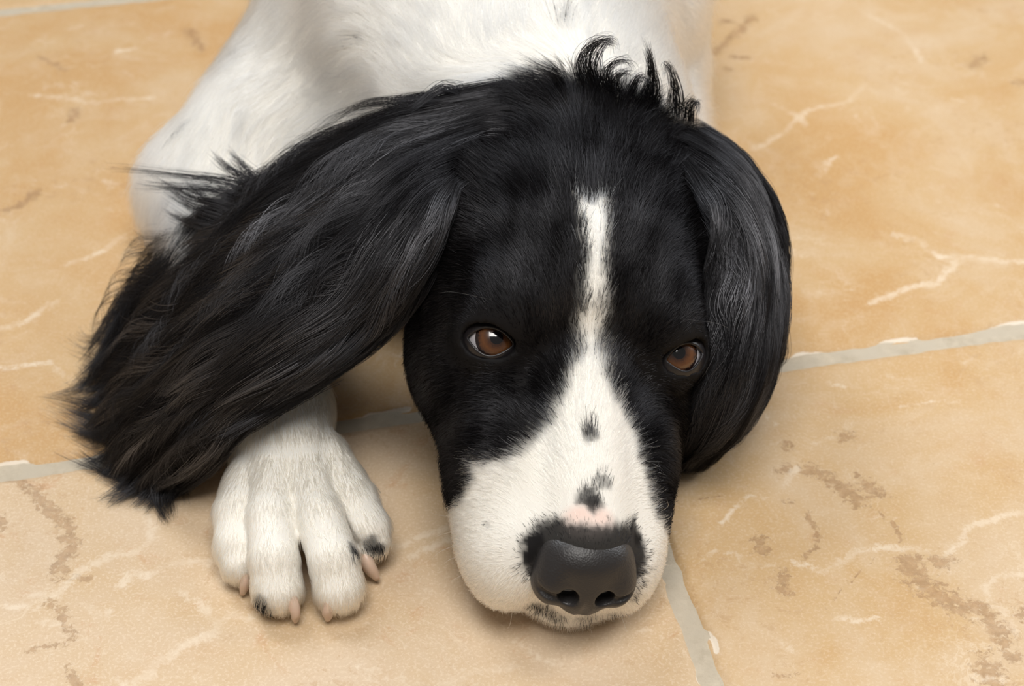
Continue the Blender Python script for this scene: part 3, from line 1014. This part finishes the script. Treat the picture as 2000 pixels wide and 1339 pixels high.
FLOW = [  # column, row, direction in the picture, hair length mm, lift
    (1150, 1010, 0, -1, 3.0, .2), (1060, 1060, -.6, -.6, 2.6, .15), (1150, 1050, 0, -1, 2.6, .12), (1235, 1050, .5, -.7, 2.6, .15), (1060, 1010, -.6, -.6, 3.5, .25), (960, 1040, -1, -.2, 4, .25), (900, 1010, -1, -.1, 5, .3),
    (910, 1100, -.8, .5, 4, .3), (1000, 1150, -.7, .6, 4, .3), (980, 1190, -.5, .8, 5, .4), (1060, 1195, -.2, 1, 5, .45), (1130, 1212, 0, 1, 5, .5), (1200, 1205, .3, 1, 5, .45),
    (1250, 1170, .7, .6, 4, .35), (1285, 1100, .9, .3, 4, .3), (1250, 1020, .7, -.5, 3.5, .25), (1270, 960, .8, -.3, 5, .3),
    (1155, 920, 0, -1, 5, .25), (1155, 800, 0, -1, 7, .25), (1150, 720, 0, -1, 8, .25), (1090, 880, -.5, -.8, 6, .25), (1220, 880, .5, -.8, 6, .25),
    (1070, 780, -.65, -.75, 8, .28), (1225, 780, .5, -.8, 8, .28), (1110, 700, -.35, -.9, 8, .25), (1200, 700, .35, -.9, 8, .25),
    (1000, 860, -.9, -.35, 8, .28), (930, 880, -1, .05, 8, .28), (1265, 860, .6, -.3, 8, .28), (1290, 900, .5, .6, 8, .3),
    (880, 920, -.5, .8, 9, .3), (880, 800, -.7, .6, 8, .25), (820, 740, -.6, .7, 8, .25), (960, 780, -.9, .1, 7, .25), (1020, 740, -.8, -.2, 6, .25),
    (1300, 790, .6, .5, 7, .25), (1350, 760, .6, .6, 8, .25), (1260, 740, .5, -.3, 6, .25),
    (900, 690, -.9, .3, 5, .2), (860, 620, -.8, .4, 7, .2), (1365, 690, .8, .4, 6, .2),
    (965, 600, -.5, -.8, 6, .3), (1040, 610, -.2, -1, 6, .3), (900, 600, -.9, -.1, 7, .25), (1310, 630, .5, -.7, 6, .3), (1250, 620, .2, -1, 6, .3), (1370, 610, .9, .1, 7, .25),
    (1110, 560, -.2, -1, 8, .25), (1210, 560, .2, -1, 8, .25), (1160, 560, 0, -1, 8, .22), (1158, 430, 0, -1, 9, .22),
    (1060, 480, -.45, -.9, 9, .28), (1250, 480, .4, -.9, 9, .28), (980, 500, -.7, -.6, 9, .28), (900, 500, -.9, -.1, 9, .25), (1330, 500, .8, -.4, 9, .28),
    (1158, 330, 0, -1, 14, .25), (1080, 340, -.4, -.9, 14, .25), (1000, 350, -.8, -.4, 14, .25), (1240, 340, .4, -.9, 14, .25), (1310, 360, .8, -.5, 14, .25),
    (1160, 220, .05, -1, 16, .08), (1060, 220, -.8, -.45, 18, .08), (970, 230, -1, .15, 22, .08), (1250, 230, .5, -.7, 20, .12), (1310, 260, .9, -.1, 22, .12),
    (1150, 170, -.1, -1, 12, .05), (1000, 160, -1, .1, 18, .04), (1075, 160, -.9, -.2, 14, .04), (920, 180, -1, .3, 20, .04), (1260, 190, .6, -.5, 14, .05),
    (950, 60, .1, -1, 14, .25), (800, 60, -.4, -.6, 14, .25), (700, 200, -.6, .5, 14, .25), (560, 120, -.5, .5, 14, .25), (420, 250, -.35, .9, 14, .25), (330, 370, -.2, 1, 14, .25),
    (1200, 60, .3, -.9, 14, .25), (1330, 80, .3, .9, 14, .25),
    (545, 830, 0.05, 1, 6, .15), (470, 880, -.1, 1, 6, .15), (640, 880, .25, 1, 6, .15), (470, 1000, -.05, 1, 4.5, .15), (540, 1050, 0, 1, 4.5, .15), (640, 1050, .15, 1, 4.5, .15), (710, 1020, .3, 1, 4.5, .15),
    (440, 1080, -.2, 1, 4, .2), (545, 1180, 0, 1, 4.5, .2), (655, 1175, .1, 1, 4.5, .2), (470, 1110, 0, 1, 4, .2), (725, 1065, .25, 1, 4, .2),
]
A_P, A_T, A_L, A_F = [], [], [], []
for px, py, dx, dy, ln_, lf in FLOW:
    p, n_ = cast_near(px, py, (1100, 850) if px > 800 else ((560, 900) if py > 780 else (700, 150)))
    A_P.append(p); A_T.append(img_dir(p, n_, px, py, dx, dy)); A_L.append(ln_ / 1000); A_F.append(lf)
for (x, y, z) in ((-0.02, 0.80, 0.16), (-0.05, 0.95, 0.15), (-0.11, 0.85, 0.08), (0.06, 0.85, 0.08), (-0.07, 1.06, 0.10), (-0.14, 0.98, 0.06), (0.02, 0.98, 0.06)):
    A_P.append(np.array([x, y, z])); A_T.append(np.array([-0.1, 0.95, -0.25])); A_L.append(0.018); A_F.append(0.22)
A_P, A_T, A_L, A_F = map(np.array, (A_P, A_T, A_L, A_F))


def flow_at(P):
    T = np.empty_like(P); Ln = np.empty(len(P)); Lf = np.empty(len(P))
    for i in range(0, len(P), 20000):
        q = P[i:i + 20000]
        d2 = (q ** 2).sum(1)[:, None] - 2 * q @ A_P.T + (A_P ** 2).sum(1)[None]
        w = 1 / (np.maximum(d2, 0) + 2e-5) ** 2
        w /= w.sum(1)[:, None]
        T[i:i + 20000] = w @ A_T; Ln[i:i + 20000] = w @ A_L; Lf[i:i + 20000] = w @ A_F
    return T, Ln, Lf


# triangles of the body, with area
TRI = np.concatenate([BQ[:, [0, 1, 2]], BQ[:, [0, 2, 3]]])
ta, tb, tc_ = BP[TRI[:, 0]], BP[TRI[:, 1]], BP[TRI[:, 2]]
tn = np.cross(tb - ta, tc_ - ta)
tarea = 0.5 * np.linalg.norm(tn, axis=1)
vn = np.zeros_like(BP)
for k in range(3):
    np.add.at(vn, TRI[:, k], tn)
vn /= np.linalg.norm(vn, axis=1)[:, None] + 1e-12
cen = (ta + tb + tc_) / 3
cL = hl(cen)
ced = body_ed[TRI].min(1)
headness = (cL[:, 1] > -10.8) & (np.abs(cL[:, 0]) < 7.2 - 0.45 * np.maximum(cL[:, 1], 0))
dens = np.where(headness, 330.0, 120.0)
dens = np.where(~headness & (cen[:, 1] < 0.60) & (cen[:, 0] < -0.05), 260.0, dens)
dens = np.where(cen[:, 1] > 0.74, 120 - 70 * smoothstep(0.74, 1.0, cen[:, 1]), dens)
dens = np.where(ced < 0.0058, 60.0, dens)
dens = np.where((cen[:, 2] < 0.004) | (vn[TRI[:, 0]][:, 2] < -0.75), 0.0, dens)


def sample_roots(face_sel):
    w = np.where(face_sel, dens * tarea * 1e4, 0)
    n = int(w.sum())
    f = np.searchsorted(np.cumsum(w), rng.uniform(0, w.sum(), n))
    f = np.clip(f, 0, len(TRI) - 1)
    r1, r2 = rng.uniform(size=n), rng.uniform(size=n)
    q = r1 + r2 > 1
    r1[q], r2[q] = 1 - r1[q], 1 - r2[q]
    P = ta[f] * (1 - r1 - r2)[:, None] + tb[f] * r1[:, None] + tc_[f] * r2[:, None]
    N = vn[TRI[f, 0]] * (1 - r1 - r2)[:, None] + vn[TRI[f, 1]] * r1[:, None] + vn[TRI[f, 2]] * r2[:, None]
    N /= np.linalg.norm(N, axis=1)[:, None]
    return P, N, body_ed[TRI[f, 0]]


def short_fur(name, face_sel, rad, label, K=5):
    P, N, ed = sample_roots(face_sel)
    L = hl(P)
    keep = ((L[:, 0] / 1.72) ** 2 + ((L[:, 1] - 7.75) / 1.35) ** 2 + ((L[:, 2] + 3.25) / 1.35) ** 2) > 1
    nearlen = np.ones(len(P))
    for e in EYES:
        q = (P - e['c']) / HS
        a_ = np.sqrt(((q @ e['h']) / 1.0) ** 2 + ((q @ e['v']) / 0.68) ** 2)
        fr = (q @ e['g']) > 0
        keep &= ~(fr & (a_ < 1.12))
        nearlen = np.where(fr, np.minimum(nearlen, smoothstep(0.7, 2.4, a_) * 0.8 + 0.2), nearlen)
    P, N, ed, nearlen, L = P[keep], N[keep], ed[keep], nearlen[keep], L[keep]
    n = len(P)
    T, Ln, Lf = flow_at(P)
    white, pink = coat(P, ed)
    # locks: slow swirl of the direction
    side = np.cross(N, T)
    sw = (wnoise(P, 420, 4) * 0.16 + wnoise(P, 1300, 5) * 0.12) * (0.4 if name == 'body_fur' else 1.0) + rng.normal(size=n) * 0.11
    T = T + side * sw[:, None]
    T -= N * (T * N).sum(1)[:, None]
    T /= np.linalg.norm(T, axis=1)[:, None] + 1e-12
    Ln = Ln * np.where((L[:, 1] > -3.5) & (name == 'head_fur'), 0.72, 1.0)
    Ln = Ln * nearlen * rng.uniform(0.65, 1.2, n)
    Ln = np.where(ed < 0.0062, 0.010, Ln)
    Lf = Lf * (1 + rng.normal(size=n) * 0.35) + np.maximum(0, wnoise(P, 700, 6)) * 0.10
    t = np.linspace(0, 1, K)
    bend = rng.normal(size=n) * 0.10
    side = np.cross(N, T)
    PTS = (P - N * 0.0003)[:, None] + (Ln[:, None] * t[None])[:, :, None] * T[:, None] \
        + (Ln[:, None] * (Lf[:, None] * (1.5 * t - 0.95 * t ** 2)[None]))[:, :, None] * N[:, None] \
        + (Ln[:, None] * bend[:, None] * (t ** 2)[None])[:, :, None] * side[:, None]
    PTS[:, :, 2] = np.maximum(PTS[:, :, 2], 0.0006)
    iswhite = rng.uniform(size=n) < white
    wcol = WHITE * rng.uniform(0.86, 1.06, n)[:, None] * (0.93 if name == 'body_fur' else 1.0)
    leg = smoothstep(0.60, 0.52, P[:, 1]) * (P[:, 0] < -0.04)
    wcol = wcol * (1 - leg[:, None] * np.array([0.10, 0.18, 0.30]))
    wcol = wcol + (PINK - wcol) * (pink * 0.8)[:, None]
    bcol = BLACK * rng.uniform(0.6, 1.8, n)[:, None]
    col = np.where(iswhite[:, None], wcol, bcol)
    return make_hair(name, PTS, rad * rng.uniform(0.8, 1.15, n), np.minimum(col, 0.93), label, sheen=np.clip(0.42 + 0.38 * wnoise(P, 260, 7) + rng.normal(size=n) * 0.18, 0.06, 2))


def leaf_ext(leaf, u, v):
    if not hasattr(leaf, 'du'):
        leaf.du = np.gradient(leaf.G, axis=0) * (leaf.nu - 1)
        leaf.dv = np.gradient(leaf.G, axis=1) * (leaf.nv - 1)
    cu, cv = np.clip(u, 0, 1), np.clip(v, 0, 1)
    P = leaf.ev(cu, cv) + (u - cu)[..., None] * leaf.ev(cu, cv, leaf.du) + (v - cv)[..., None] * leaf.ev(cu, cv, leaf.dv)
    return P, leaf.ev(cu, cv, leaf.N)


def ear_hair(name, leaf, n_clump, per, label, lrange=(0.16, 0.32), fan=0.04, wave=0.0032, umax=0.93, rad=6.0e-5, K=12, hmax=0.0065, umin=0.01, thin=1.0):
    n = n_clump * per
    c = np.repeat(np.arange(n_clump), per)
    uc = rng.uniform(umin, umax, n_clump); vc = rng.uniform(-0.03, 1.03, n_clump)
    base_ = (uc < 0.15) & (vc > 0.5) if leaf is earL else (uc < 0.17) & (vc < 0.4)
    uc = np.where(base_, rng.uniform(0.2, umax, n_clump), uc)
    lc = rng.uniform(*lrange, n_clump)
    dr = rng.normal(size=n_clump) * 0.03 + fan * (vc - 0.5)
    ph = rng.uniform(0, 6.28, n_clump); fq = rng.uniform(3, 6.5, n_clump); am = wave * rng.uniform(0.3, 1.6, n_clump) * (0.3 + 0.7 * smoothstep(0.08, 0.3, uc))
    hb_ = rng.uniform(0.0, hmax, n_clump)
    Lu = np.linalg.norm(np.diff(leaf.G.mean(1), axis=0), axis=1).sum()
    Lv = np.linalg.norm(np.diff(leaf.G.mean(0), axis=0), axis=1).sum()
    t = np.linspace(0, 1, K)[None]
    off_v = rng.normal(size=n) * 0.0030 * thin / Lv
    off_h = np.abs(rng.normal(size=n)) * 0.0011
    conv = 1 - 0.85 * t ** 0.7
    stray = (rng.uniform(size=n) < 0.06) * rng.normal(size=n) * 0.05
    ll = lc[c] * rng.uniform(0.7, 1.12, n)
    u0 = uc[c] + rng.normal(size=n) * 0.02
    u = u0[:, None] + ll[:, None] * t
    v = vc[c][:, None] + off_v[:, None] * conv + dr[c][:, None] * t * (0.4 + 0.6 * t) \
        + (am[c] / Lv)[:, None] * np.sin(ph[c][:, None] + fq[c][:, None] * t) * (0.2 + t) + (stray[:, None] + rng.normal(size=n)[:, None] * 0.010) * t ** 2
    P, N = leaf_ext(leaf, u, v)
    arch = np.sin(np.clip(t, 0, 1) * 2.6) * 0.0022
    h = hb_[c][:, None] * (0.35 + 0.65 * np.sin(0.4 + 2.2 * t)) + off_h[:, None] * conv + arch + (am[c] * 1.0)[:, None] * np.sin(ph[c][:, None] * 1.7 + 1.2 * fq[c][:, None] * t) * (0.15 + 0.85 * t)
    h = h * (0.25 + 0.75 * smoothstep(0.10, 0.32, u))
    h = np.maximum(h, -0.0035)
    PTS = P + N * h[:, :, None]
    over = np.clip(u - 1, 0, 1)
    PTS[:, :, 2] -= over * 0.03
    PTS[:, :, 2] = np.maximum(PTS[:, :, 2], 0.0008 + off_h[:, None])
    col = BLACK * rng.uniform(0.6, 1.7, n)[:, None]
    shn = np.clip(0.75 * np.exp(rng.normal(size=n_clump) * 0.75), 0.08, 2.6)[c] * rng.uniform(0.5, 1.4, n)
    return make_hair(name, PTS, rad * rng.uniform(0.75, 1.2, n), col, label, tip=0.2, sheen=shn)


def lock(paths, n, spread, rad, color, K=12, conv=0.82):
    """strands following a 3-D path that tightens towards its tip"""
    out, cols = [], []
    for path in paths:
        c = catmull(np.asarray(path, float), K)
        t = np.linspace(0, 1, K)
        off = rng.normal(size=(n, 3)) * spread
        w = rng.normal(size=(n, 3)) * spread * 0.55
        sc = (1 - conv * t)[None, :, None]
        tr = rng.uniform(0.75, 1.0, n)
        tt = (t[None] * tr[:, None]) * (K - 1)
        i = np.minimum(tt.astype(int), K - 2); f = (tt - i)[..., None]
        cp = c[i] * (1 - f) + c[i + 1] * f
        out.append(cp + off[:, None] * sc + w[:, None] * (t ** 2)[None, :, None])
        cols.append(color * rng.uniform(0.6, 1.5, n)[:, None])
    return np.concatenate(out), np.concatenate(cols)


def at_y(px, py, y):
    d = ray_dir(px, py)
    return CPOS + d * (y / d[1])


short_fur('head_fur', headness & (ced >= 0.0058), 6.0e-5, 'short glossy black and white facial fur')
short_fur('body_fur', ~headness & (ced >= 0.0058), 8.0e-5, 'soft white body fur')
short_fur('ear_down', ced < 0.0058, 6.0e-5, 'short black hair on the ears', 4)
ear_hair('ear_feathering', earL, 720, 55, 'long wavy black hair on the spread ear', umax=0.86, lrange=(0.18, 0.36), wave=0.0026)
ear_hair('ear_fringe', earL, 190, 34, 'pointed tips of long black ear hair', lrange=(0.14, 0.30), umin=0.72, umax=0.93, wave=0.003, fan=0.42, thin=0.30)
ear_hair('ear_feathering', earR, 600, 50, 'long black hair on the hanging ear', lrange=(0.22, 0.42), umax=0.80, wave=0.0020, fan=0.02)
# loose locks: fringe behind the spread ear, tuft on the crown, curls on the hanging ear
LOCKS = []
for pts in ([(540, 400, .066), (470, 360, .070), (390, 345, .070), (250, 330, .066)], [(530, 420, .064), (440, 375, .070), (360, 368, .070), (285, 362, .068)],
            [(520, 430, .062), (430, 400, .068), (370, 385, .066), (310, 350, .068)], [(500, 440, .060), (420, 420, .064), (370, 400, .064), (330, 375, .064)],
            [(540, 395, .066), (480, 350, .072), (440, 325, .074), (420, 305, .076)], [(545, 390, .066), (500, 350, .072), (470, 320, .074), (450, 300, .076)],
            [(510, 430, .060), (450, 410, .066), (400, 390, .066), (370, 360, .068)], [(480, 450, .056), (410, 440, .060), (360, 430, .058), (330, 415, .058)],
            [(430, 480, .046), (360, 490, .044), (300, 520, .036), (250, 560, .028)], [(400, 510, .040), (320, 530, .036), (270, 560, .028), (225, 600, .020)],
            [(330, 590, .026), (270, 600, .022), (210, 640, .014), (165, 690, .006)], [(300, 640, .020), (240, 660, .016), (190, 700, .010), (150, 740, .004)],
            [(270, 740, .014), (220, 760, .010), (180, 790, .006), (150, 800, .002)], [(280, 800, .014), (230, 830, .010), (190, 850, .004), (150, 845, .002)],
            [(300, 860, .014), (250, 890, .008), (215, 895, .004), (180, 900, .002)], [(320, 890, .012), (280, 930, .007), (250, 960, .003), (205, 972, .002)],
            [(335, 900, .011), (310, 950, .006), (310, 985, .003), (325, 1010, .002)], [(345, 900, .011), (320, 945, .006), (300, 975, .003), (285, 985, .002)],
            [(300, 840, .016), (250, 870, .010), (220, 910, .004), (200, 930, .002)], [(310, 850, .016), (275, 900, .009), (250, 935, .004), (225, 975, .002)],
            [(340, 870, .014), (315, 920, .008), (300, 950, .004), (270, 980, .002)], [(370, 870, .016), (340, 900, .010), (325, 950, .004), (330, 995, .002)],
            [(300, 700, .020), (250, 725, .012), (215, 750, .006), (165, 765, .003)], [(290, 660, .022), (235, 690, .014), (200, 720, .008), (160, 715, .004)], [(320, 600, .028), (260, 625, .020), (215, 665, .012), (170, 660, .006)],
            [(290, 790, .016), (240, 800, .010), (200, 815, .005), (160, 825, .002)], [(360, 545, .036), (300, 560, .030), (250, 585, .022), (200, 630, .012)],
            [(380, 820, .042), (310, 870, .024), (255, 930, .007), (205, 966, .002)], [(390, 830, .042), (330, 890, .022), (275, 945, .006), (232, 978, .002)],
            [(400, 840, .040), (345, 895, .020), (300, 950, .006), (268, 982, .002)], [(405, 845, .040), (355, 900, .018), (315, 955, .005), (290, 990, .002)],
            [(410, 850, .038), (365, 905, .017), (325, 960, .005), (318, 1008, .002)], [(415, 850, .038), (372, 905, .016), (335, 955, .005), (338, 1000, .002)],
            [(420, 850, .038), (385, 900, .016), (360, 940, .005), (362, 970, .002)], [(430, 845, .040), (405, 885, .018), (385, 915, .006), (400, 930, .002)],
            [(340, 790, .042), (270, 830, .022), (215, 880, .006), (165, 905, .002)], [(330, 770, .040), (260, 800, .022), (205, 840, .007), (150, 850, .002)],
            [(360, 880, .013), (345, 920, .007), (350, 945, .003), (360, 965, .002)], [(470, 800, .048), (440, 860, .030), (420, 890, .012), (405, 905, .004)],
            [(640, 725, .056), (560, 775, .052), (500, 815, .050), (440, 850, .046)]):
    q_ = [at(*p) for p in pts]
    q_[-1] = q_[-1] + 0.35 * (q_[-1] - q_[-2])
    LOCKS.append((q_, 70, 0.0020))
for pts, y in (([(1170, 195), (1145, 130), (1160, 85), (1195, 78), (1200, 100)], .556), ([(1180, 195), (1160, 135), (1172, 95), (1190, 82), (1202, 90)], .556), ([(1155, 190), (1130, 140), (1140, 100), (1170, 80), (1190, 78)], .556),
               ([(1190, 195), (1180, 150), (1195, 125), (1225, 118), (1240, 140)], .556), ([(1200, 195), (1195, 160), (1215, 140), (1240, 145)], .556),
               ([(1265, 200), (1275, 160), (1270, 110), (1260, 80)], .560), ([(1255, 200), (1268, 165), (1268, 125), (1264, 95)], .560), ([(1275, 205), (1285, 175), (1278, 135), (1265, 95)], .560),
               ([(1320, 225), (1322, 180), (1312, 140), (1302, 125), (1298, 150)], .562), ([(1315, 220), (1314, 175), (1310, 145)], .562), ([(1345, 240), (1350, 210), (1362, 200), (1362, 225)], .562),
               ([(1335, 230), (1338, 205), (1350, 195), (1355, 205)], .562), ([(1225, 195), (1240, 160), (1252, 150), (1265, 165)], .558), ([(1100, 180), (1085, 150), (1060, 138)], .553),
               ([(900, 180), (860, 170), (820, 200), (800, 215)], .556), ([(800, 225), (760, 220), (720, 235), (700, 250)], .575)):
    LOCKS.append(([at_y(a_, b_, y - 0.004 * k_) for k_, (a_, b_) in enumerate(pts)], 42, 0.0016))
for pts in ([(1505, 560, .060), (1528, 640, .045), (1532, 700, .026), (1500, 720, .014), (1485, 712, .012)], [(1500, 560, .060), (1520, 640, .046), (1528, 690, .030), (1510, 735, .010), (1478, 745, .008)],
            [(1510, 470, .072), (1530, 540, .060), (1530, 620, .044), (1522, 670, .030)], [(1490, 650, .044), (1495, 720, .026), (1480, 780, .012), (1440, 830, .004)],
            [(1480, 660, .044), (1485, 730, .026), (1470, 790, .010), (1450, 810, .006)], [(1360, 265, .102), (1430, 300, .090), (1465, 340, .076), (1482, 380, .062)],
            [(1340, 800, .040), (1345, 850, .026), (1365, 885, .012), (1400, 880, .006)], [(1325, 830, .034), (1322, 870, .020), (1335, 895, .008), (1360, 900, .004)]):
    LOCKS.append(([at(*p) for p in pts], 30, 0.0011))
A_, C_ = zip(*[lock([p], n_, sp_, 0, BLACK) for p, n_, sp_ in LOCKS])
A_, C_ = np.concatenate(A_), np.concatenate(C_)
A_[:, :, 2] = np.maximum(A_[:, :, 2], 0.0008)
make_hair('loose_locks', A_, np.full(len(A_), 7.0e-5), C_, 'loose curling black locks on crown and ears', tip=0.2)
# whiskers
WH = []
for a_, b_ in (((905, 1035), (850, 1048)), ((900, 1060), (845, 1090)), ((912, 1080), (868, 1100)), ((930, 1110), (880, 1135)), ((895, 1010), (840, 1000)),
               ((1285, 1020), (1312, 1000)), ((1286, 1040), (1325, 1036)), ((1285, 1060), (1318, 1062)), ((1288, 1000), (1302, 975)), ((1280, 1100), (1312, 1102)),
               ((1000, 1195), (985, 1230)), ((1085, 1212), (1082, 1245)), ((1150, 1215), (1155, 1240)), ((1215, 1205), (1228, 1235))):
    p, n_ = cast_near(*a_)
    q_ = at_y(*b_, p[1] - 0.004)
    mid = (p + q_) / 2 + n_ * 0.002
    WH.append(catmull([p, mid, q_], 8))
for a_, b_ in (((960, 585), (855, 572)), ((1325, 622), (1425, 642))):
    p, n_ = cast_near(*a_)
    q_ = at_y(*b_, p[1] - 0.012)
    WH.append(catmull([p, (p + q_) / 2 + n_ * 0.006, q_], 8))
WH = np.array(WH)
make_hair('whiskers', WH, np.r_[np.full(len(WH) - 2, 6.0e-5), 3.5e-5, 3.5e-5], np.tile([[0.75, 0.70, 0.62]], (len(WH), 1)), 'fine pale whiskers', tip=0.2)
